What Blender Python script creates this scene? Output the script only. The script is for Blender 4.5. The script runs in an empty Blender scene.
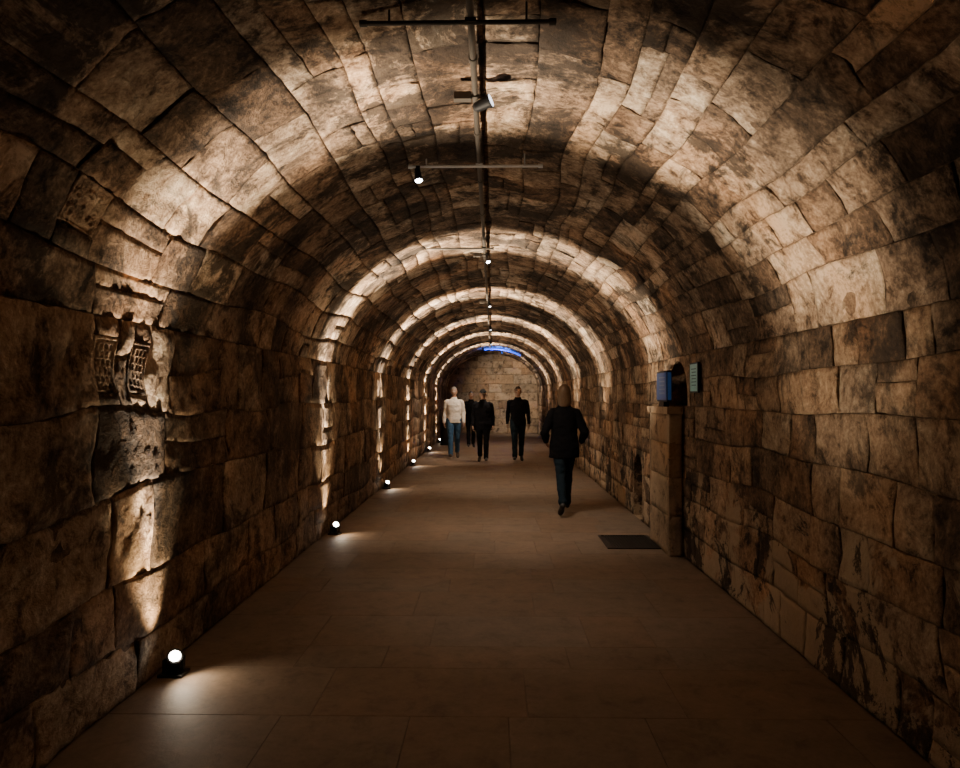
import bpy, bmesh, math, random
from mathutils import Vector, noise, Matrix
from mathutils.bvhtree import BVHTree

W=1.92; SPR=2.0; RISE=1.38; Y0=-1.5; YE=30.0
CAMX=0.02; CAMH=1.6
col=bpy.context.scene.collection

# ------------------------------------------------------------ helpers
def link(o,parent=None):
    col.objects.link(o)
    if parent: o.parent=parent
    return o
def N(nt,t,**k):
    n=nt.nodes.new(t)
    for a,b in k.items():
        if a in n.inputs: n.inputs[a].default_value=b
        else: setattr(n,a,b)
    return n
def simple(name,c,rough=.6,metal=0,emit=None,es=0,bump=0,bscale=60,var=0.0,spec=.5):
    m=bpy.data.materials.new(name); m.use_nodes=True; nt=m.node_tree
    b=nt.nodes['Principled BSDF']; b.inputs['Specular IOR Level'].default_value=spec
    b.inputs['Base Color'].default_value=(*c,1); b.inputs['Roughness'].default_value=rough; b.inputs['Metallic'].default_value=metal
    if emit:
        b.inputs['Emission Color'].default_value=(*emit,1); b.inputs['Emission Strength'].default_value=es
    tc=N(nt,'ShaderNodeTexCoord'); nz=N(nt,'ShaderNodeTexNoise'); nz.inputs['Scale'].default_value=bscale; nz.inputs['Detail'].default_value=3
    nt.links.new(tc.outputs['Object'],nz.inputs['Vector'])
    mx=N(nt,'ShaderNodeMix'); mx.data_type='RGBA'
    mx.inputs[6].default_value=(*[x*(1-var) for x in c],1); mx.inputs[7].default_value=(*[min(1,x*(1+var)) for x in c],1)
    nt.links.new(nz.outputs['Fac'],mx.inputs[0]); nt.links.new(mx.outputs[2],b.inputs['Base Color'])
    if bump:
        bp=N(nt,'ShaderNodeBump'); bp.inputs['Strength'].default_value=bump; bp.inputs['Distance'].default_value=.01
        nt.links.new(nz.outputs['Fac'],bp.inputs['Height']); nt.links.new(bp.outputs['Normal'],b.inputs['Normal'])
    return m
def ramp(nt,stops,interp='LINEAR'):
    r=nt.nodes.new('ShaderNodeValToRGB'); r.color_ramp.interpolation=interp
    el=r.color_ramp.elements
    while len(el)<len(stops): el.new(.5)
    for e,(p,c) in zip(el,stops):
        e.position=p; e.color=(*c,1) if len(c)==3 else c
    return r
def math_(nt,op,a,b=None,clamp=False):
    m=nt.nodes.new('ShaderNodeMath'); m.operation=op; m.use_clamp=clamp
    for i,v in enumerate((a,b)):
        if v is None: continue
        if isinstance(v,(int,float)): m.inputs[i].default_value=v
        else: nt.links.new(v,m.inputs[i])
    return m.outputs[0]
def mixc(nt,f,a,b,blend='MIX'):
    m=nt.nodes.new('ShaderNodeMix'); m.data_type='RGBA'; m.blend_type=blend
    for i,v in ((0,f),(6,a),(7,b)):
        if isinstance(v,(int,float)): m.inputs[i].default_value=v
        elif isinstance(v,tuple): m.inputs[i].default_value=(*v,1)
        else: nt.links.new(v,m.inputs[i])
    return m.outputs[2]

def stone(name,stops,grime=(.47,.60),grime_dark=.22,grime_scale=1.9,bump=.7,plaster=False,rough=.85,contrast=1.0,joint=.3,pits=.8,stain=2.2):
    m=bpy.data.materials.new(name); m.use_nodes=True; nt=m.node_tree; L=nt.links.new
    b=nt.nodes['Principled BSDF']; b.inputs['Specular IOR Level'].default_value=.35
    tc=N(nt,'ShaderNodeTexCoord'); at=N(nt,'ShaderNodeAttribute',attribute_name='blk')
    sep=N(nt,'ShaderNodeSeparateColor'); L(at.outputs['Color'],sep.inputs[0])
    comb=N(nt,'ShaderNodeCombineXYZ'); 
    for i,k in enumerate((13.,7.,19.)):
        L(math_(nt,'MULTIPLY',sep.outputs[0 if i!=1 else 2],k),comb.inputs[i])
    add=N(nt,'ShaderNodeVectorMath',operation='ADD'); L(tc.outputs['Object'],add.inputs[0]); L(comb.outputs[0],add.inputs[1])
    def nz(vec,s,d,r,dist=0):
        n=N(nt,'ShaderNodeTexNoise'); n.inputs['Scale'].default_value=s; n.inputs['Detail'].default_value=d; n.inputs['Roughness'].default_value=r
        n.inputs['Distortion'].default_value=dist; L(vec,n.inputs['Vector']); return n.outputs['Fac']
    p2=nz(add.outputs[0],5.5,7,.75,.35); p3=nz(add.outputs[0],34,4,.7)
    gn=nz(tc.outputs['Object'],grime_scale,7,.76,.5)
    g1=nz(tc.outputs['Object'],1.1,2,.5)
    v=math_(nt,'MULTIPLY',math_(nt,'SUBTRACT',p2,.5),1.9*contrast)
    v=math_(nt,'ADD',v,math_(nt,'MULTIPLY',math_(nt,'SUBTRACT',g1,.5),1.3*contrast))
    v=math_(nt,'ADD',v,math_(nt,'MULTIPLY',math_(nt,'SUBTRACT',sep.outputs[0],.5),.55*contrast))
    v=math_(nt,'ADD',v,math_(nt,'MULTIPLY',math_(nt,'SUBTRACT',p3,.5),1.0*contrast))
    v=math_(nt,'ADD',v,.51,True)
    r=ramp(nt,stops); L(v,r.inputs[0])
    c=r.outputs[0]
    c=mixc(nt,math_(nt,'MULTIPLY',sep.outputs[2],.45),c,(1.0,.72,.48),'MULTIPLY')
    c=mixc(nt,math_(nt,'MULTIPLY',math_(nt,'SUBTRACT',g1,.48,True),stain),c,(1.0,.62,.34),'MULTIPLY')
    gr=ramp(nt,[(grime[0],(0,0,0)),(grime[1],(1,1,1))]); L(gn,gr.inputs[0])
    gf=math_(nt,'MULTIPLY',gr.outputs[0],1-grime_dark)
    c=mixc(nt,gf,c,(.034,.024,.017))
    pr=ramp(nt,[(.36,(.20,.18,.16)),(.45,(1,1,1))]); L(p2,pr.inputs[0])
    c=mixc(nt,pits,c,pr.outputs[0],'MULTIPLY')
    if plaster:
        s=N(nt,'ShaderNodeSeparateXYZ'); L(tc.outputs['Object'],s.inputs[0])
        zz=math_(nt,'MULTIPLY',math_(nt,'SUBTRACT',1.0,s.outputs[2]),.17)
        pn=math_(nt,'ADD',nz(tc.outputs['Object'],1.7,6,.62,.5),zz)
        pm=ramp(nt,[(.575,(0,0,0)),(.60,(1,1,1))]); L(pn,pm.inputs[0])
        low=ramp(nt,[(0.0,(0,0,0)),(.14,(1,1,1))]); L(math_(nt,'SUBTRACT',.95,s.outputs[2],True),low.inputs[0])
        c=mixc(nt,math_(nt,'MULTIPLY',math_(nt,'MULTIPLY',pm.outputs[0],low.outputs[0]),.8),c,(.46,.35,.235))
        dn=ramp(nt,[(.52,(0,0,0)),(.55,(1,1,1))]); L(gn,dn.inputs[0])
        c=mixc(nt,math_(nt,'MULTIPLY',math_(nt,'MULTIPLY',dn.outputs[0],low.outputs[0]),.88),c,(.025,.017,.012))
    c=mixc(nt,math_(nt,'MULTIPLY',sep.outputs[1],joint),c,(.06,.04,.025))
    L(c,b.inputs['Base Color']); b.inputs['Roughness'].default_value=rough
    h=math_(nt,'ADD',p2,math_(nt,'MULTIPLY',p3,.3))
    bp=N(nt,'ShaderNodeBump'); bp.inputs['Strength'].default_value=bump; bp.inputs['Distance'].default_value=.035
    L(h,bp.inputs['Height']); L(bp.outputs['Normal'],b.inputs['Normal'])
    return m

# ------------------------------------------------------------ masonry builder
class MB:
    def __init__(s): s.v=[]; s.f=[]; s.c=[]
    def face(s,idx,c): s.f.append(idx); s.c.append(c)
    def quad(s,pts,c):
        n=len(s.v); s.v.extend(pts); s.face(tuple(range(n,n+len(pts))),c)
    def obj(s,name,mat,smooth=True):
        me=bpy.data.meshes.new(name); me.from_pydata(s.v,[],s.f); me.update()
        at=me.color_attributes.new('blk','FLOAT_COLOR','CORNER')
        buf=[]
        for f,c in zip(s.f,s.c):
            buf.extend([c[0],c[1],c[2],1.0]*len(f))
        at.data.foreach_set('color',buf)
        if smooth: me.polygons.foreach_set('use_smooth',[c[1]<.5 for c in s.c])
        me.materials.append(mat)
        o=bpy.data.objects.new(name,me); link(o); return o

def block(mb,surf,u0,u1,v0,v1,rng,amp,off,inset,chip,relief=None,extra=0):
    gp=.0008+rng.random()*.0018
    u0+=gp;u1-=gp;v0+=gp;v1-=gp
    if u1-u0<.03 or v1-v0<.03: return
    d=max(v0,0)
    res=.03 if d<6.5 else (.055 if d<11 else (.13 if d<18 else .3))
    if relief: res=.006
    nu=max(2,int((u1-u0)/res)); nv=max(2,int((v1-v0)/res))
    o=rng.uniform(-off,off)+extra; tu=rng.uniform(-1,1)*off*.5; tv=rng.uniform(-1,1)*off*.5
    r1=rng.random(); r2=rng.random(); base=len(mb.v); seed=Vector((r1*40,r2*40,0))
    def idx(i,j): return base+i*(nv+1)+j
    for i in range(nu+1):
        for j in range(nv+1):
            a=i/nu; b=j/nv; u=u0+(u1-u0)*a; v=v0+(v1-v0)*b
            brd=(i in(0,nu)) or (j in(0,nv))
            q=Vector((u,v,0))+seed
            if brd:
                k=max(0,noise.noise(q*9)-.12)*chip
                if i==0:u+=k
                if i==nu:u-=k
                if j==0:v+=k
                if j==nv:v-=k
            h=o+tu*(a-.5)*2+tv*(b-.5)*2+amp*noise.noise(q*4)+amp*.6*noise.noise(q*11)+amp*.4*noise.noise(q*24)
            h=min(h,.055)
            if brd: h-=inset*(.4+1.2*abs(noise.noise(q*13)))
            if relief and not brd: h+=relief(a,b)
            p,n=surf(u,v); mb.v.append(p+n*h)
    c=(r1,0,r2)
    for i in range(nu):
        for j in range(nv):
            mb.face((idx(i,j),idx(i,j+1),idx(i+1,j+1),idx(i+1,j)),c)
    ring=[(0,j) for j in range(nv)]+[(i,nv) for i in range(nu)]+[(nu,j) for j in range(nv,0,-1)]+[(i,0) for i in range(nu,0,-1)]
    b2=len(mb.v)
    for (i,j) in ring:
        u=u0+(u1-u0)*i/nu; v=v0+(v1-v0)*j/nv
        p,n=surf(u,v); mb.v.append(p-n*.07)
    m=len(ring)
    for k in range(m):
        a=idx(*ring[k]); b=idx(*ring[(k+1)%m])
        mb.face((a,b2+k,b2+(k+1)%m,b),(r1,.8,r2))

def masonry(name,surf,us,y0,y1,lmin,lmax,amp,off,inset,chip,mat,seed,holes=[],recess=0,specials=[],back_us=None,core=.012,split=.12):
    rng=random.Random(seed); mb=MB()
    for ci in range(len(us)-1):
        u0,u1=us[ci],us[ci+1]; v=y0
        first=True
        while v<y1-.02:
            L=rng.uniform(lmin,lmax)
            if first: L*=rng.uniform(.3,1); first=False
            v2=min(v+L,y1)
            if y1-v2<.12: v2=y1
            pcs=[(v,v2)]
            for (a,b,c,d) in holes+[s[:4] for s in specials]:
                if u1<=c+.01 or u0>=d-.01: continue
                new=[]
                for (p,q) in pcs:
                    if q<=a or p>=b: new.append((p,q)); continue
                    if p<a: new.append((p,a))
                    if q>b: new.append((b,q))
                pcs=new
            for p,q in pcs:
                ex=0
                if recess and rng.random()<recess: ex=-.04
                if rng.random()<split and u1-u0>.22:
                    um=u0+(u1-u0)*rng.uniform(.35,.65)
                    block(mb,surf,u0,um,p,q,rng,amp,off,inset,chip,extra=ex)
                    block(mb,surf,um,u1,p,q,rng,amp,off,inset,chip,extra=ex)
                else:
                    block(mb,surf,u0,u1,p,q,rng,amp,off,inset,chip,extra=ex)
            v=v2
    for (a,b,c,d,rel) in specials:
        block(mb,surf,c,d,a,b,rng,amp*.2,off*.3,inset,chip,relief=rel)
        lo=max([x for x in us if x<=c+.001]); hi=min([x for x in us if x>=d-.001])
        if c-lo>.04: block(mb,surf,lo,c,a,b,rng,amp,off,inset,chip)
        if hi-d>.04: block(mb,surf,d,hi,a,b,rng,amp,off,inset,chip)
    bu=back_us or us
    cuts=sorted(set([y0,y1]+[h[0] for h in holes]+[h[1] for h in holes]))
    for i in range(len(bu)-1):
        for k in range(len(cuts)-1):
            a,b=cuts[k],cuts[k+1]
            um=(bu[i]+bu[i+1])/2; vm=(a+b)/2
            if any(h[0]<vm<h[1] and h[2]<um<h[3] for h in holes): continue
            n_=max(1,int((b-a)/.8))
            for s in range(n_):
                a1=a+(b-a)*s/n_; b1=a+(b-a)*(s+1)/n_; ps=[]
                for u,v in ((bu[i],a1),(bu[i],b1),(bu[i+1],b1),(bu[i+1],a1)):
                    p,n=surf(u,v); ps.append(p-n*core)
                mb.quad(ps,(.4,1,.5))
    return mb

def arch_niche(mb,surf,y0,y1,z0,z1,oy0,oy1,spring,depth,crown):
    c=(oy0+oy1)/2;a=(oy1-oy0)/2; n=14; C=(.55,0,.4); D=(.2,.4,.6)
    P=lambda z,y,d=0:(lambda pn:pn[0]-pn[1]*d)(surf(z,y))
    if oy0>y0: mb.quad([P(z0,y0),P(z0,oy0),P(z1,oy0),P(z1,y0)],C)
    if oy1<y1: mb.quad([P(z0,oy1),P(z0,y1),P(z1,y1),P(z1,oy1)],C)
    prof=[(oy0,z0)]
    for i in range(n+1):
        t=math.pi*i/n; prof.append((c-a*math.cos(t),spring+(crown-spring)*math.sin(t)))
    prof.append((oy1,z0))
    for i in range(1,n+1):
        (ya,za),(yb,zb)=prof[i],prof[i+1]
        mb.quad([P(za,ya),P(zb,yb),P(z1,yb),P(z1,ya)],C)
    for i in range(len(prof)-1):
        (ya,za),(yb,zb)=prof[i],prof[i+1]
        mb.quad([P(za,ya),P(zb,yb),P(zb,yb,depth),P(za,ya,depth)],D)
    mb.quad([P(z0,oy0),P(z0,oy1),P(z0,oy1,depth),P(z0,oy0,depth)],D)
    mb.quad([P(z,y,depth) for y,z in prof],D)

# surfaces: courses wander and vertical joints lean like hand-laid masonry
def warp(u,v,h,au,av,sd):
    f=max(0,min(1,u/.25))*max(0,min(1,(h-u)/.25))
    du=au*f*noise.noise(Vector((u*1.6,v*.9,sd)))*1.6
    dv=av*noise.noise(Vector((u*2.6,v*.8,sd+5)))*1.6
    return u+du,v+dv
def sL(u,v):
    a,b=warp(u,v,2.0,.06,.09,1.0); return Vector((-W,b,a)),Vector((1,0,0))
def sR(u,v):
    f=1 if (v<6.5 or 7.9<v<8.7 or v>9.8) else 0
    t=min(abs(v-7.2)-.7,abs(v-9.23)-.53); f=max(0,min(1,t/.5))
    a,b=warp(u,v,2.0,.035*f,.05*f,9.0); return Vector((W,b,a)),Vector((-1,0,0))
def prof(x):
    x=max(-W,min(W,x)); R=(W*W+RISE*RISE)/(2*RISE)
    e=RISE*math.sqrt(max(0,1-(x/W)**2)); s=math.sqrt(R*R-x*x)-(R-RISE)
    return SPR+.45*e+.55*s
pts=[(-W*math.cos(math.pi*i/600),prof(-W*math.cos(math.pi*i/600))) for i in range(601)]
arc=[0]
for i in range(600): arc.append(arc[-1]+math.dist(pts[i],pts[i+1]))
AL=arc[-1]
import bisect
def vp(u):
    u=max(0,min(AL-1e-6,u)); i=min(599,bisect.bisect_right(arc,u)-1); t=(u-arc[i])/(arc[i+1]-arc[i])
    return pts[i][0]*(1-t)+pts[i+1][0]*t, pts[i][1]*(1-t)+pts[i+1][1]*t
def sV(u,v):
    u,v=warp(u,v,AL,.045,.07,17.0)
    x,z=vp(u); a=vp(u-.02); b=vp(u+.02)
    t=Vector((b[0]-a[0],0,b[1]-a[1])).normalized(); n=Vector((t.z,0,-t.x))
    return Vector((x,v,z)),n

# materials
st_left=stone('limestone_rough_left',[(0,(.040,.028,.019)),(.35,(.15,.105,.070)),(.6,(.30,.22,.155)),(.85,(.47,.38,.28)),(1,(.62,.53,.41))],bump=1.0,grime=(.51,.60))
st_right=stone('limestone_right',[(0,(.045,.030,.020)),(.35,(.17,.115,.074)),(.6,(.32,.23,.155)),(.85,(.47,.37,.26)),(1,(.60,.49,.37))],bump=.8,grime=(.51,.60),plaster=True)
st_vault=stone('vault_stone',[(0,(.038,.027,.019)),(.35,(.16,.112,.077)),(.6,(.35,.26,.185)),(.85,(.57,.47,.355)),(1,(.78,.69,.56))],grime=(.495,.56),grime_dark=.12,grime_scale=1.35,bump=1.0)
st_floor=stone('floor_slab_stone',[(0,(.11,.083,.062)),(.4,(.162,.125,.094)),(.7,(.205,.16,.122)),(1,(.26,.21,.165))],grime=(.55,.8),grime_dark=.5,bump=.15,rough=.62,contrast=.6,joint=.3,pits=.2,stain=.5)
st_end=stone('end_wall_stone',[(0,(.08,.055,.035)),(.4,(.24,.18,.12)),(.7,(.35,.28,.20)),(1,(.47,.38,.28))],grime=(.55,.75),bump=.5,contrast=.7)
st_pier=stone('pier_stone',[(0,(.16,.12,.08)),(.4,(.34,.26,.18)),(.7,(.44,.35,.25)),(1,(.52,.43,.32))],grime=(.56,.8),bump=.4,contrast=.6)

def carve(a,b):   # shallow carved panel: frame and rows of incised strokes
    if min(a,1-a)<.07 or min(b,1-b)<.10: return 0
    if min(a,1-a)<.11 or min(b,1-b)<.17: return -.006
    row=(a*7)%1
    if row<.22: return 0
    return -.006 if math.sin(b*30+math.floor(a*7)*2.1)>.1 else 0
def glyph(a,b):
    h=0
    for cx,cy,rx,ry in ((.25,.2,.16,.10),(.62,.22,.1,.12),(.3,.5,.2,.05),(.72,.52,.08,.14),(.25,.8,.08,.12),(.6,.82,.2,.05)):
        r=math.hypot((a-cx)/rx,(b-cy)/ry)
        if r<1 and r>.45: h=.008
    if min(a,1-a)<.06 or min(b,1-b)<.05: h=.008
    return h-.004
mbL=masonry('wall_left',sL,[0,.30,.62,1.08,1.52,2.0],Y0,YE,.3,1.1,.016,.006,.005,.03,st_left,3,recess=.04,
   specials=[(3.40,3.62,1.58,1.90,carve),(3.74,3.92,1.60,1.90,carve)])
mbL.obj('wall_left',st_left)
holesR=[(6.8,7.65,1.5,2.0),(8.9,9.56,0,.9)]
mbR=masonry('wall_right',sR,[0,.28,.6,.9,1.2,1.5,1.76,2.0],Y0,YE,.2,.6,.011,.003,.003,.015,st_right,8,holes=holesR,recess=.02,split=.2)
arch_niche(mbR,sR,6.8,7.65,1.5,2.0,6.88,7.58,1.62,.38,1.96)
arch_niche(mbR,sR,8.9,9.56,0,.9,8.97,9.49,.56,.45,.84)
mbR.obj('wall_right',st_right)
rng=random.Random(5); us=[0]
while us[-1]<AL-.16: us.append(us[-1]+rng.uniform(.15,.34))
us[-1]=AL
bus=[AL*i/40 for i in range(41)]
mbV=masonry('ceiling',sV,us,Y0,YE,.22,.8,.013,.003,.0025,.014,st_vault,21,recess=.006,back_us=bus,specials=[(2.96,3.24,.36,.56,glyph)],split=.2)
mbV.obj('ceiling',st_vault)
def floor_build():
    mb=MB(); rng=random.Random(2); y=Y0; 
    while y<YE:
        y2=min(YE,y+rng.choice([.36,.42,.5,.62])); x=-W-rng.random()*.5
        while x<W:
            x2=x+rng.uniform(.4,1.2)
            a=max(x,-W); b=min(x2,W)
            if W-b<.1: b=W
            if b-a>.05 and not (a>=W-.01):
                r1,r2=.3+.4*rng.random(),rng.random(); g=.001; o=-rng.random()*.001
                A,B,C,D=a+g,b-g,y+g,y2-g
                n=len(mb.v); e=.003
                for (px,py,pz) in [(A,C,-.012),(B,C,-.012),(B,D,-.012),(A,D,-.012),(A,C,o-.002),(B,C,o-.002),(B,D,o-.002),(A,D,o-.002),(A+e,C+e,o),(B-e,C+e,o),(B-e,D-e,o),(A+e,D-e,o)]:
                    mb.v.append(Vector((px,py,pz)))
                for k in range(4):
                    k2=(k+1)%4
                    mb.face((n+k,n+k2,n+4+k2,n+4+k),(r1,.8,r2)); mb.face((n+4+k,n+4+k2,n+8+k2,n+8+k),(r1,.3,r2))
                mb.face((n+8,n+9,n+10,n+11),(r1,0,r2))
            x=x2
            if b>=W: break
        y=y2
    mb.quad([Vector((-W-.1,Y0,-.011)),Vector((W+.1,Y0,-.011)),Vector((W+.1,YE,-.011)),Vector((-W-.1,YE,-.011))],(.3,.9,.5))
    return mb.obj('floor',st_floor,smooth=False)
floor_build()
def capwall(name,y,s,seed):
    mb=MB(); rng=random.Random(seed); z=0
    while z<3.4:
        z2=z+rng.uniform(.28,.4); x=-W
        while x<W:
            x2=min(W,x+rng.uniform(.4,.8))
            block(mb,lambda u,v:(Vector((v,y,u)),Vector((0,s,0))),z,z2,x,x2,rng,.01,.01,.008,.015)
            x=x2
        z=z2
    mb.quad([Vector((-W-.1,y-s*.04,0)),Vector((W+.1,y-s*.04,0)),Vector((W+.1,y-s*.04,3.6)),Vector((-W-.1,y-s*.04,3.6))],(.4,1,.5))
    mb.obj(name,st_end)
capwall('wall_back',YE-.16,-1,4); capwall('wall_front',Y0+.16,1,6)

# ------------------------------------------------------------ bmesh object helper
def bm_obj(name,parts,parent=None,bevel=0,smooth=False):
    me=bpy.data.meshes.new(name); bm=bmesh.new(); mats=[]
    for fn,mat in parts:
        if mat not in mats: mats.append(mat)
        before=set(bm.faces); fn(bm)
        for f in bm.faces:
            if f not in before: f.material_index=mats.index(mat); f.smooth=smooth
    bm.to_mesh(me); bm.free()
    for m in mats: me.materials.append(m)
    o=bpy.data.objects.new(name,me); link(o,parent)
    if bevel:
        b=o.modifiers.new('bevel','BEVEL'); b.width=bevel; b.segments=2; b.limit_method='ANGLE'
    return o
def box(c,s,rot=None):
    def f(bm):
        M=Matrix.Translation(c)@(rot.to_4x4() if rot else Matrix.Identity(4))@Matrix.Diagonal((*s,1))
        bmesh.ops.create_cube(bm,size=1,matrix=M)
    return f
def cyl(a,b,r,r2=None,seg=20):
    a=Vector(a);b=Vector(b)
    def f(bm):
        d=b-a; q=d.to_track_quat('Z','Y')
        bmesh.ops.create_cone(bm,cap_ends=True,segments=seg,radius1=r,radius2=r if r2 is None else r2,depth=d.length,matrix=Matrix.Translation((a+b)/2)@q.to_matrix().to_4x4())
    return f
blackm=simple('black_powder_coat',(.012,.012,.013),.45,.2,var=.2)
steel=simple('galvanised_steel',(.80,.84,.88),.5,0,var=.08,bump=.05)
pipem=simple('painted_conduit',(.09,.078,.065),.5,.3,var=.2)
lens=simple('uplight_lens',(1,1,1),.3,emit=(1,.93,.82),es=30)
lens_c=simple('spot_lens',(1,1,1),.3,emit=(.92,.96,1),es=22)
lens_s=simple('spot_lens_dim',(1,1,1),.3,emit=(.8,.88,1),es=3)

WARM=(1.0,.82,.60)
def spot(name,parent,loc,direction,power,cone,blend=.6,c=WARM,size=.03):
    l=bpy.data.lights.new(name,'SPOT'); l.energy=power; l.spot_size=math.radians(cone); l.spot_blend=blend; l.color=c; l.shadow_soft_size=size
    o=bpy.data.objects.new(name,l); link(o,parent); o.location=loc
    o.rotation_euler=Vector(direction).to_track_quat('-Z','Y').to_euler(); return o

def uplight(y,k,near):
    e=bpy.data.objects.new('floor_uplight',None); link(e); e.location=(-1.815,y,0)
    ax=Vector((.38,-.62,.66)).normalized(); c=Vector((0,0,.082))
    side=ax.cross(Vector((0,0,1))).normalized()
    bm_obj('base_plate',[(box((0,0,.008),(.14,.12,.016)),blackm)],e,bevel=.003)
    bm_obj('yoke',[(box(side*.050+Vector((0,0,.05)),(.012,.03,.09)),blackm),(box(-side*.050+Vector((0,0,.05)),(.012,.03,.09)),blackm)],e,bevel=.002)
    bm_obj('lamp_head',[(cyl(c-ax*.055,c+ax*.045,.032,.038,28),blackm),(cyl(c-ax*.072,c-ax*.055,.022,.032,28),blackm)]+
        [(cyl(c-ax*(.05-i*.014),c-ax*(.046-i*.014),.042,seg=28),blackm) for i in range(4)]+
        [(cyl(c+ax*.040,c+ax*.050,.044,seg=28),blackm)],e,smooth=False)
    bm_obj('lens',[(cyl(c+ax*.049,c+ax*.053,.032,seg=28),lens)],e)
    p=c+ax*.07+Vector((0,0,.02))
    cn=28 if near else 23.5
    for ang,pw,ty in ((-1,1500,-.08 if near else -.04),(13,2400,-.03),(26,2300,.01 if near else -.01),(39,1800,.0),(51,1150,-.01),(62,560,-.02)):
        t=math.radians(ang)
        spot('beam',e,p,(math.sin(t),ty,math.cos(t)),pw*k*(.8 if near else 1),cn+(2 if ang>50 else 0),.85 if ang>0 else 1.0)
    spot('wall_wash',e,p,(-.20,-.06,1),120,64,1.0,(1.0,.74,.43))
    spot('wide_beam',e,p,(.6,-.02,.8),65 if near else 105,115,1.0)
    spot('spill',e,p+Vector((.03,.0,.0)),(.7,-.25,-.45),10,130,1.0)
    return e
for i,y in enumerate((4.02,8.12,12.10,16.05,20.05,24.0)):
    uplight(y,[.82,1.3,1.85,2.2,2.3,2.2][i],i==0)

# ------------------------------------------------------------ ceiling services
PX=-.08; PZ=3.300
parts=[(cyl((PX,Y0+.3,PZ),(PX,25.2,PZ),.017,seg=16),pipem)]
y=.5
while y<25:
    parts+=[(cyl((PX,y-.02,PZ),(PX,y+.02,PZ),.023,seg=16),pipem),(cyl((PX,y,PZ),(PX,y,PZ+.07),.006,seg=8),pipem)]
    y+=1.0
bm_obj('conduit_pipe',parts,smooth=False)
def mbar(y,x0,x1,mat,tilt=0):
    z=PZ-.030
    a=Vector((x0,y,z-tilt)); b=Vector((x1,y,z+tilt)); d=(b-a).normalized()
    return bm_obj('mounting_bar',[(cyl(a,b,.0105,seg=14),mat),(cyl(a-d*.012,a+d*.02,.015,seg=14),mat),(cyl(b-d*.02,b+d*.012,.015,seg=14),mat),
        (box((PX,y,z+.006),(.05,.035,.02)),mat),(cyl(a+d*.12,a+d*.12+Vector((0,0,.07)),.005,seg=8),mat),(cyl(b-d*.12,b-d*.12+Vector((0,0,.09)),.005,seg=8),mat)])
mbar(3.10,-.565,.29,pipem); mbar(5.06,-.585,.37,steel); mbar(7.9,-.75,.02,pipem)
def cspot(x,y,z,ax,lm,r=.035,box_side=0,drop=.05):
    e=bpy.data.objects.new('ceiling_spotlight',None); link(e); e.location=(x,y,z)
    ax=Vector(ax).normalized(); c=Vector((0,0,-drop))
    bm_obj('lamp_head',[(cyl(c-ax*.05,c+ax*.035,r*.75,r,24),blackm),(cyl(c+ax*.030,c+ax*.042,r*1.12,seg=24),blackm),(cyl(c-ax*.066,c-ax*.05,r*.4,r*.75,24),blackm)],e)
    bm_obj('bracket',[(cyl((0,0,-drop),(0,0,.015),.006,seg=10),blackm),(box((0,0,.01),(.03,.03,.015)),blackm)],e)
    bm_obj('lens',[(cyl(c+ax*.041,c+ax*.045,r*.95,seg=24),lm)],e)
    if box_side:
        bm_obj('driver_box',[(box((box_side*.12,0,-.0),(.10,.05,.045)),pipem),(box((box_side*.05,0,.0),(.06,.02,.02)),pipem)],e,bevel=.004)
    return e,c+ax*.06
e,p=cspot(-.525,5.06,PZ-.045,(.15,-.25,-.95),lens_c,.028); spot('beam',e,p,(.3,.25,-1),60,70,.9,(1,.85,.7))
e,p=cspot(-.03,3.90,PZ-.02,(.75,-.25,.25),lens_s,.036,-1,.04)
for y in (8.26,12.4,16.8,21.5):
    e,p=cspot(-.045,y,PZ-.03,(.2,-.4,-.85),lens_c if y<9 else lens_s,.024,-1); spot('beam',e,p,(.15,.2,-1) if y!=16.8 else (-.35,.5,-1),190 if y!=16.8 else 300,85,.9,(1,.82,.64))
e,p=cspot(.35,25.6,PZ-.05,(.2,.8,-.5),lens_s,.03); spot('beam',e,p,(.20,.9,-.36),700,75,.9,(1,.84,.66))  # added spotlight, no known fixture here, put in to brighten the far end
blue=simple('blue_led',(.05,.1,1),.4,emit=(.01,.10,1),es=2.5)
e=bpy.data.objects.new('blue_led_strip',None); link(e)
parts=[]
for i in range(11):
    x0=-.30+i*.12; x1=x0+.12
    parts.append((cyl((x0,25.4,prof(x0)-.07),(x1,25.4,prof(x1)-.07),.028,seg=10),blue))
bm_obj('led_tube',parts,e)
spot('blue_glow',e,(.25,25.5,2.9),(.0,.1,1),300,150,1.0,(.02,.14,1),.1)

# ------------------------------------------------------------ pier, signs, grate, bin
def pier():
    mb=MB(); rng=random.Random(9); x0=1.77; x1=W-.014
    zs=[0,.4,.78,1.12,1.42]
    for a,b in zip(zs,zs[1:]):
        block(mb,lambda u,v:(Vector((v,7.02,u)),Vector((0,-1,0))),a,b,x0,x1,rng,.006,.003,.003,.008)
        block(mb,lambda u,v:(Vector((x0,v,u)),Vector((-1,0,0))),a,b,7.02,7.86,rng,.006,.003,.003,.008)
        block(mb,lambda u,v:(Vector((v,7.86,u)),Vector((0,1,0))),a,b,x0,x1,rng,.006,.003,.003,.008)
    def bx(x0,x1,y0,y1,z0,z1,c):
        P=[Vector(p) for p in ((x0,y0,z0),(x1,y0,z0),(x1,y1,z0),(x0,y1,z0),(x0,y0,z1),(x1,y0,z1),(x1,y1,z1),(x0,y1,z1))]
        for q in ((0,1,5,4),(1,2,6,5),(2,3,7,6),(3,0,4,7),(4,5,6,7),(3,2,1,0)): mb.quad([P[i] for i in q],c)
    bx(x0+.02,x1,7.04,7.84,0,1.42,(.4,.9,.5))
    bx(x0-.02,x1,6.99,7.89,1.42,1.49,(.6,0,.4))
    mb.obj('stone_pier',st_pier)
pier()
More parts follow.
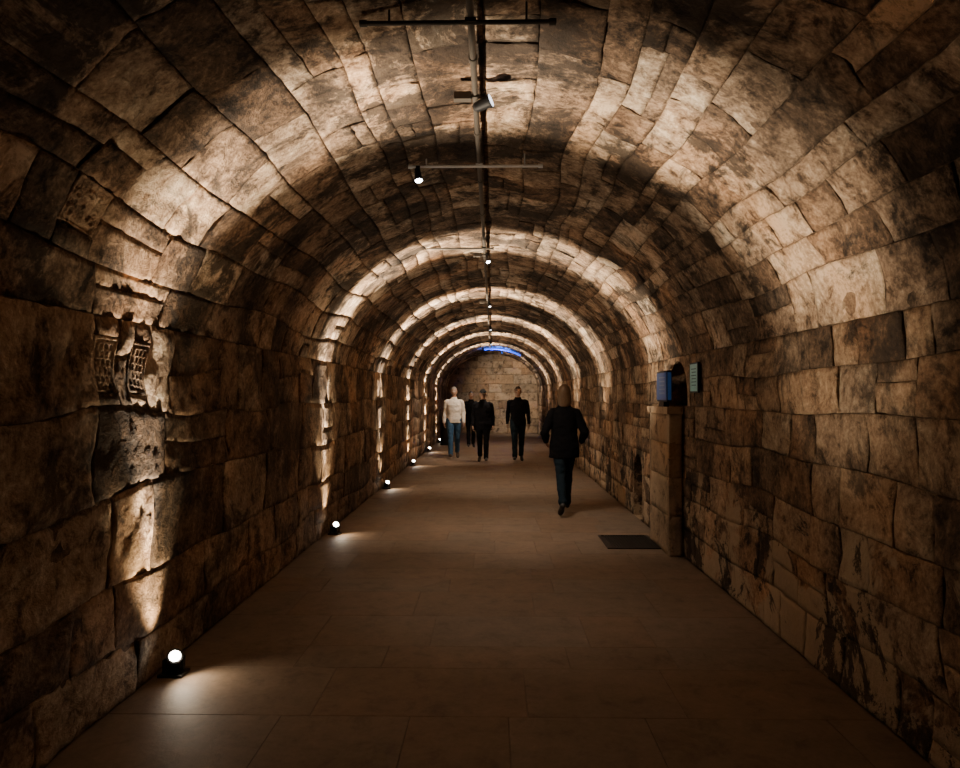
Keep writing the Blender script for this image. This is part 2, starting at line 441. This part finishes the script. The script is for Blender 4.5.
bl=simple('blue_panel_face',(.03,.07,.17),.3,emit=(.03,.14,.45),es=.10,bscale=9,var=.3)
wht=simple('panel_text',(.2,.25,.3),.4)
e=bpy.data.objects.new('information_panel',None); link(e); e.location=(1.80,7.32,1.70)
bm_obj('frame',[(box((0,0,0),(.05,.44,.32)),blackm),(box((0,0,-.185),(.06,.20,.05)),blackm)],e,bevel=.004)
bm_obj('screen',[(box((-.027,0,0),(.004,.40,.28)),bl)],e)
bm_obj('text_lines',[(box((-.0295,-.03,.09-.04*i),(.002,.26-.03*(i%3),.012)),wht) for i in range(5)],e)
bm_obj('side_face',[(box((0,-.222,0),(.036,.004,.28)),bl)],e)
tl=simple('glowing_poster_paper',(.25,.40,.36),.5,emit=(.25,.55,.48),es=.10,bscale=12,var=.3)  # plain paper given a faint glow of its own, no lamp behind it
e=bpy.data.objects.new('wall_poster',None); link(e); e.location=(W-.03,6.52,1.77)
bm_obj('frame',[(box((0,0,0),(.02,.25,.28)),blackm),(box((.015,0,0),(.02,.1,.1)),blackm)],e,bevel=.003)
bm_obj('print',[(box((-.012,0,0),(.003,.22,.25)),tl)],e)
bm_obj('text_lines',[(box((-.014,-.01,.08-.03*i),(.001,.15-.02*(i%2),.008)),blackm) for i in range(6)],e)
gr=[(box((1.50,7.39,.006),(.56,.03,.012)),blackm),(box((1.50,8.05,.006),(.56,.03,.012)),blackm),(box((1.235,7.72,.006),(.03,.66,.012)),blackm),(box((1.765,7.72,.006),(.03,.66,.012)),blackm),(box((1.5,7.72,.001),(.52,.64,.002)),blackm)]
gr+=[(box((1.26+.03*i,7.72,.006),(.010,.64,.010)),blackm) for i in range(1,17)]
bm_obj('floor_grate',gr)
e=bpy.data.objects.new('litter_bin',None); link(e); e.location=(-1.55,22.9,0)
bm_obj('body',[(cyl((0,0,.02),(0,0,.78),.15,.17,24),blackm),(cyl((0,0,0),(0,0,.03),.16,seg=24),blackm),(cyl((0,0,.78),(0,0,.81),.18,seg=24),blackm)],e)
bm_obj('lid',[(cyl((0,0,.81),(0,0,.90),.17,.09,24),blackm)],e)

# ------------------------------------------------------------ people
def loft(secs,seg=20):
    vs=[];fs=[]
    for c,rx,ry,ax,ay in secs:
        for k in range(seg):
            t=2*math.pi*k/seg
            vs.append(c+ax*(rx*math.cos(t))+ay*(ry*math.sin(t)))
    n=len(secs)
    for i in range(n-1):
        for k in range(seg):
            a=i*seg+k;b=i*seg+(k+1)%seg
            fs.append((a,b,b+seg,a+seg))
    vs.append(secs[0][0]); vs.append(secs[-1][0]); c0=len(vs)-2;c1=c0+1
    for k in range(seg):
        fs.append((c0,(k+1)%seg,k)); fs.append((c1,(n-1)*seg+k,(n-1)*seg+(k+1)%seg))
    return vs,fs
def tube(pts,rad,seg=14,flat=1.0,ref=Vector((1,0,0)),sub=4,cap=True):
    P=[Vector(p) for p in pts]
    Q=[];R=[]
    for i in range(len(P)-1):
        for s in range(sub):
            t=s/sub; p0=P[max(0,i-1)];p1=P[i];p2=P[i+1];p3=P[min(len(P)-1,i+2)]
            lin=p1.lerp(p2,t)
            cr=.5*((2*p1)+(p2-p0)*t+(2*p0-5*p1+4*p2-p3)*t*t+(3*p1-p0-3*p2+p3)*t**3)
            Q.append(lin.lerp(cr,.6)); R.append(rad[i]*(1-t)+rad[i+1]*t)
    Q.append(P[-1]);R.append(rad[-1])
    secs=[]
    for i in range(len(Q)):
        d=(Q[min(i+1,len(Q)-1)]-Q[max(0,i-1)]).normalized()
        ax=(ref-d*ref.dot(d)).normalized(); ay=d.cross(ax)
        secs.append((Q[i],R[i],R[i]*flat,ax,ay))
    if cap:
        d0=(Q[0]-Q[1]).normalized(); d1=(Q[-1]-Q[-2]).normalized()
        s0=secs[0]; s1=secs[-1]
        pre=[(s0[0]+d0*s0[1]*k2,s0[1]*k1,s0[2]*k1,s0[3],s0[4]) for k1,k2 in ((.35,.9),(.75,.62))]
        post=[(s1[0]+d1*s1[1]*k2,s1[1]*k1,s1[2]*k1,s1[3],s1[4]) for k1,k2 in ((.75,.62),(.35,.9))]
        secs=pre+secs+post
    return loft(secs,seg)
X=Vector((1,0,0));Yv=Vector((0,1,0));Z=Vector((0,0,1))
def ellipsoid(c,r,fn=None,nu=24,nv=16):
    c=Vector(c);vs=[];fs=[]
    for i in range(nv+1):
        th=math.pi*i/nv
        for k in range(nu):
            ph=2*math.pi*k/nu
            p=Vector((r[0]*math.sin(th)*math.cos(ph),r[1]*math.sin(th)*math.sin(ph),r[2]*math.cos(th)))
            if fn: p=fn(p)
            vs.append(c+p)
    for i in range(nv):
        for k in range(nu):
            a=i*nu+k;b=i*nu+(k+1)%nu
            fs.append((a,a+nu,b+nu,b))
    return vs,fs

def person(name,loc,heading,scale,mats,legs,arms,coat=.82,fit=1.0,hair='short',hipw=.09,folds=1.0,lean=0.0,puff=1.0,shw=.180,shz=1.375):
    src=[]
    def add(vf,lab): src.append((vf[0],vf[1],lab))
    hipz=.92
    for side,(a,k,fp) in zip((-1,1),legs):
        a=math.radians(a);k=math.radians(k);fp=math.radians(fp)
        hip=Vector((side*hipw,0,hipz)); kn=hip+Vector((-side*.005,-math.sin(a)*.435,-math.cos(a)*.435))
        an=kn+Vector((-side*.005,-math.sin(a-k)*.40,-math.cos(a-k)*.40))
        add(tube([hip+Vector((0,0,.03)),hip.lerp(kn,.35),hip.lerp(kn,.75),kn,kn.lerp(an,.3),kn.lerp(an,.7),an],[.098*fit,.092*fit,.072*fit,.064*fit,.064*fit,.055*fit,.058*fit],ref=X),'legs')
        fwd=Vector((0,-math.cos(fp),-math.sin(fp))); up=Vector((0,-math.sin(fp),math.cos(fp)))
        heel=an-up*.055-fwd*.05
        out=Vector((side*.02,0,0))
        secs=[]
        for t,rw,rh,dz in ((0,.012,.012,.0),(.01,.030,.034,.004),(.05,.037,.045,.012),(.11,.037,.042,.010),(.17,.044,.030,-.003),(.22,.043,.024,-.009),(.26,.030,.018,-.014),(.275,.010,.008,-.018)):
            secs.append((heel+fwd*t+out*(t/.27)+up*dz,rw,rh,X,up))
        add(loft(secs),'shoe')
        add(tube([an+up*.0,an-up*.03],[.045,.042]),'shoe')
    T=lambda z,rx,ry,dy=0:(Vector((0,dy-lean*(z-.9),z)),rx,ry,X,Yv)
    f=fit
    if coat<.78:
        secs=[T(coat,.205*f,.150*f),T(coat+.01,.212*f,.155*f),T(.92,.205*f,.150*f),T(1.05,.182*f,.135*f),T(1.2,.185*f,.138*f),T(1.31,.192*f,.130*f),T(1.37,.178*f,.112*f),T(1.42,.130*f,.092*f),T(1.47,.076,.073),T(1.50,.055,.06)]
    else:
        secs=[T(coat,.165*f,.118*f),T(coat+.012,.172*f,.124*f),T(.95,.176*f,.126*f),T(1.06,.160*f,.115*f),T(1.2,.176*f,.125*f,.0),T(1.30,.188*f,.125*f,.0),T(1.37,.178*f,.108*f),T(1.42,.130*f,.088*f),T(1.47,.072,.070),T(1.495,.055,.06)]
    add(loft(secs,32),'top')
    add(loft([T(.80,.10,.08),T(.83,.135,.10),T(.9,.160,.112),T(.96,.155,.108)],24),'legs')
    ln=Vector((0,-lean*.55,0))
    add(tube([ln+Vector((0,.008,1.42)),ln+Vector((0,-.003,1.56))],[.060,.054]),'skin')
    cs=[]
    for k in range(17):
        t=2*math.pi*k/16
        cs.append(ln+Vector((.066*math.cos(t),.008+.066*math.sin(t),1.492-.018*(-math.sin(t)))))
    add(tube(cs,[.014]*17,seg=8,sub=2),'top')
    hc=ln+Vector((0,-.012,1.635))
    def hf(p):
        q=p.copy()
        if q.z<0:
            t=min(1,-q.z/.118); q.x*=1-.30*t*t
            if q.y>0: q.y*=1-.45*t
            else: q.y*=1-.10*t
        for sx in(-1,1):
            d=(q-Vector((sx*.031,-.088,.004))).length
            if d<.026: q.y+=.010*(1-d/.026)
        return q
    add(ellipsoid(hc,(.076,.096,.118),hf,36,28),'skin')
    add(loft([(hc+Vector((0,-.086,.012)),.007,.006,X,Z),(hc+Vector((0,-.098,-.008)),.010,.012,X,Z),(hc+Vector((0,-.112,-.024)),.014,.010,X,Z),(hc+Vector((0,-.116,-.028)),.008,.006,X,Z)],10),'skin')
    for sx in(-1,1):
        add(ellipsoid(hc+Vector((sx*.078,.006,-.008)),(.010,.020,.032)),'skin')
        add(tube([hc+Vector((sx*.014,-.094,.024)),hc+Vector((sx*.034,-.090,.028)),hc+Vector((sx*.052,-.074,.022))],[.005,.0055,.004],seg=8),'hair')
    add(tube([hc+Vector((-.024,-.086,-.058)),hc+Vector((0,-.097,-.057)),hc+Vector((.024,-.086,-.058))],[.005,.008,.005],seg=8,flat=.8),'lip')
    if hair=='short':
        def f2(p):
            q=p.copy()
            if q.y<-.02: q.z=max(q.z,.052)
            else: q.z=max(q.z,-.055)
            return q
        add(ellipsoid(hc+Vector((0,.010,.010)),(.083,.100,.120),f2,32,24),'hair')
    elif hair=='cap':
        def f3(p):
            q=p.copy(); q.z=max(q.z,.030); return q
        add(ellipsoid(hc+Vector((0,.006,.012)),(.088,.105,.118),f3,32,24),'hair')
        add(loft([(hc+Vector((0,-.07,.045)),.060,.010,X,Z),(hc+Vector((0,-.115,.043)),.062,.009,X,Z),(hc+Vector((0,-.155,.036)),.040,.007,X,Z)],16),'hair')
    else:
        def f4(p):
            q=p.copy()
            if q.y<-.035: q.z=max(q.z,.045)
            return q
        add(ellipsoid(hc+Vector((0,.012,.010)),(.090,.105,.122),f4,32,24),'hair')
        add(loft([(hc+Vector((0,.030,.05)),.086,.080,X,Yv),(hc+Vector((0,.034,-.03)),.094,.074,X,Yv),(hc+Vector((0,.040,-.10)),.098,.066,X,Yv),(hc+Vector((0,.050,-.15)),.086,.055,X,Yv),(hc+Vector((0,.055,-.18)),.060,.040,X,Yv)],28),'hair')
    hands=[]
    for side,(el,wr,hd,curl) in zip((-1,1),arms):
        sh=ln+Vector((side*shw*f,.0,shz)); el=Vector((side*el[0],el[1],el[2])); wr=Vector((side*wr[0],wr[1],wr[2]))
        add(tube([sh+Vector((-side*.06,0,.020)),sh,sh.lerp(el,.5),el,el.lerp(wr,.35),el.lerp(wr,.85),wr],[.052*puff,.064*puff,.058*puff,.053*puff,.053*puff,.043*puff,.040*puff],ref=Yv),'top')
        hands.append((side,wr,Vector((side*hd[0],hd[1],hd[2])).normalized(),curl))
    vs=[];fs=[];lab=[]
    for v,fc,l in src:
        b=len(vs); vs+=v
        for q in fc: fs.append(tuple(i+b for i in q)); lab.append(l)
    me=bpy.data.meshes.new('tmp'); me.from_pydata([tuple(v) for v in vs],[],fs); me.update()
    bm=bmesh.new(); bm.from_mesh(me); bmesh.ops.recalc_face_normals(bm,faces=bm.faces); bm.to_mesh(me); bm.free()
    bvh=BVHTree.FromPolygons(vs,fs)
    tmp=bpy.data.objects.new('tmp',me); link(tmp)
    md=tmp.modifiers.new('r','REMESH'); md.mode='VOXEL'; md.voxel_size=.0065
    dg=bpy.context.evaluated_depsgraph_get(); dg.update()
    out=bpy.data.meshes.new_from_object(tmp.evaluated_get(dg)); bpy.data.objects.remove(tmp)
    order=['skin','top','legs','shoe','hair','lip']
    bm=bmesh.new(); bm.from_mesh(out)
    bmesh.ops.smooth_vert(bm,verts=bm.verts,factor=.5,use_axis_x=True,use_axis_y=True,use_axis_z=True)
    for fa in bm.faces:
        r=bvh.find_nearest(fa.calc_center_median()); l=lab[r[2]] if r[2] is not None else 'top'
        fa.material_index=order.index(l); fa.smooth=True
    bm.normal_update()
    for v in bm.verts:
        ms={fa.material_index for fa in v.link_faces}
        if ms=={1} or ms=={2}:
            p=v.co
            nn=noise.noise(Vector((p.x*9,p.y*9,p.z*14+loc[0]*5)))+.6*noise.noise(Vector((p.x*16+p.z*14,p.y*16,p.z*20-p.x*12)))
            v.co+=v.normal*nn*.0085*folds
        elif ms=={4}:
            p=v.co; v.co+=v.normal*.003*noise.noise(Vector((p.x*60,p.y*60,p.z*10)))
    def addraw(vf,mi):
        vv=[bm.verts.new(v) for v in vf[0]]
        for q in vf[1]:
            try:
                fa=bm.faces.new([vv[i] for i in q]); fa.material_index=mi; fa.smooth=True
            except ValueError: pass
    for side,wr,d,curl in hands:
        inward=Vector((-side,0,0)); inward=(inward-d*inward.dot(d)).normalized(); wid=d.cross(inward).normalized()
        if wid.y>0: wid=-wid
        palm=[(wr-d*.02,.024,.020),(wr+d*.015,.027,.019),(wr+d*.05,.040,.016),(wr+d*.085,.042,.014),(wr+d*.098,.034,.010)]
        addraw(loft([(c,a,b,wid,inward) for c,a,b in palm],16),0)
        for fi,(off,ln_,r) in enumerate(((.031,.068,.0085),(.0105,.077,.0088),(-.0105,.071,.0085),(-.031,.056,.0075))):
            b0=wr+d*.088+wid*off; p=[b0]; ang=math.radians(10+curl*.4); L=(ln_*.42,ln_*.32,ln_*.26)
            for s_,l_ in enumerate(L):
                p.append(p[-1]+(d*math.cos(ang)+inward*math.sin(ang)+wid*off*.8)*l_); ang+=math.radians(curl*(.7+.1*fi))
            addraw(tube([b0-d*.02]+p,[r,r*1.02,r,r*.92,r*.75],seg=10,ref=wid,sub=2),0)
        b0=wr+d*.025+wid*.026
        addraw(tube([b0-wid*.012,b0+(d*.5+wid*.6)*.03,b0+(d*.75+wid*.45+inward*.25)*.058,b0+(d*.9+wid*.25+inward*.4)*.080],[.012,.0115,.0100,.0075],seg=10,ref=inward,sub=2),0)
    for sx in(-1,1):
        e0=hc+Vector((sx*.031,-.079,.004))
        addraw(ellipsoid(e0,(.012,.012,.010),None,14,10),6)
        addraw(ellipsoid(e0+Vector((0,-.0085,0)),(.0055,.0045,.0055),None,10,8),7)
    zmin=min(v.co.z for v in bm.verts)
    for v in bm.verts: v.co.z-=zmin
    out.materials.clear()
    bm.to_mesh(out); bm.free(); out.name=name
    for k in order: out.materials.append(mats[k])
    out.materials.append(eye_w); out.materials.append(eye_i)
    o=bpy.data.objects.new(name,out); link(o); o.location=(loc[0],loc[1],.001); o.rotation_euler=(0,0,heading); o.scale=(scale,)*3
    return o
eye_w=simple('eye_white',(.7,.68,.65),.3); eye_i=simple('iris',(.04,.025,.015),.2)
skin=simple('skin',(.34,.20,.135),.5,var=.08); lip=simple('lips',(.28,.12,.09),.5)
def fab(n,c,v=.3): return simple(n,c,.95,bump=.25,bscale=180,var=v,spec=.1)
shoe_b=simple('black_shoe',(.012,.011,.010),.45); shoe_w=fab('brown_shoe',(.06,.045,.035))
jblue=fab('blue_denim',(.05,.11,.20)); jdark=fab('dark_denim',(.012,.022,.032)); blk=fab('black_wool',(.005,.005,.006)); blk2=fab('black_jacket',(.006,.006,.008)); blkp=fab('charcoal_trousers',(.008,.008,.010)); cream=fab('cream_sweater',(.72,.66,.58),.1)
grayh=simple('gray_hair',(.20,.17,.15),.6,var=.3,bscale=120); darkh=simple('dark_hair',(.02,.014,.010),.5,var=.4,bscale=120); blond=simple('light_brown_hair',(.12,.07,.036),.5,var=.45,bscale=90); capm=fab('black_cap',(.012,.012,.012))
def M(top,legs,shoe,hair): return dict(skin=skin,top=top,legs=legs,shoe=shoe,hair=hair,lip=lip)
def wx(px,d): return (px-493)/700*d+CAMX
hang=lambda sw=0,out=0:((.232+out,.03+sw*.3,1.12),(.245+out,-.03+sw,.88),(.02,-.12+sw*.4,-1),26)
pocket=((.275,.07,1.10),(.250,-.09,.97),(-.25,-.62,-.6),30)
d=9.60
person('walking_woman',(wx(564,d),d),math.pi,.985,M(blk,jdark,shoe_b,blond),[(17,8,-8),(-14,20,34)],[pocket,pocket],coat=.745,fit=1.0,hair='bob',hipw=.066,puff=1.10,shw=.160,shz=1.355)
d=18.0
person('walking_man',(wx(454,d),d),.05,1.03,M(cream,jblue,shoe_w,grayh),[(12,4,-8),(-12,14,22)],[hang(.03),hang(-.05)],coat=.86,fit=1.05,folds=.8)
d=17.0
person('walking_man',(wx(483,d),d),-.03,.99,M(blk2,blkp,shoe_b,capm),[(-10,14,20),(12,5,-6)],[hang(-.05),hang(.04)],coat=.76,fit=1.06,hair='cap')
d=17.2
person('walking_man',(wx(518,d),d),0,1.03,M(blk2,jdark,shoe_b,darkh),[(13,5,-8),(-10,14,20)],[hang(.05,.01),hang(-.06,.01)],coat=.82,fit=1.08)
d=21.8
person('walking_man',(wx(471,d),d),.1,.98,M(blk,blkp,shoe_b,darkh),[(8,4,-6),(-8,10,14)],[hang(.02),hang(-.02)],coat=.80,fit=1.0)

# ------------------------------------------------------------ world, camera
w=bpy.data.worlds.new('world'); bpy.context.scene.world=w; w.use_nodes=True
w.node_tree.nodes['Background'].inputs[0].default_value=(.02,.015,.01,1); w.node_tree.nodes['Background'].inputs[1].default_value=.1
cam=bpy.data.cameras.new('camera'); cam.lens=700/960*36; cam.sensor_width=36; cam.clip_start=.05; cam.clip_end=100
co=bpy.data.objects.new('camera',cam); link(co); co.location=(CAMX,0,CAMH); co.rotation_euler=(math.pi/2+12/700,0,13/700)
bpy.context.scene.camera=co
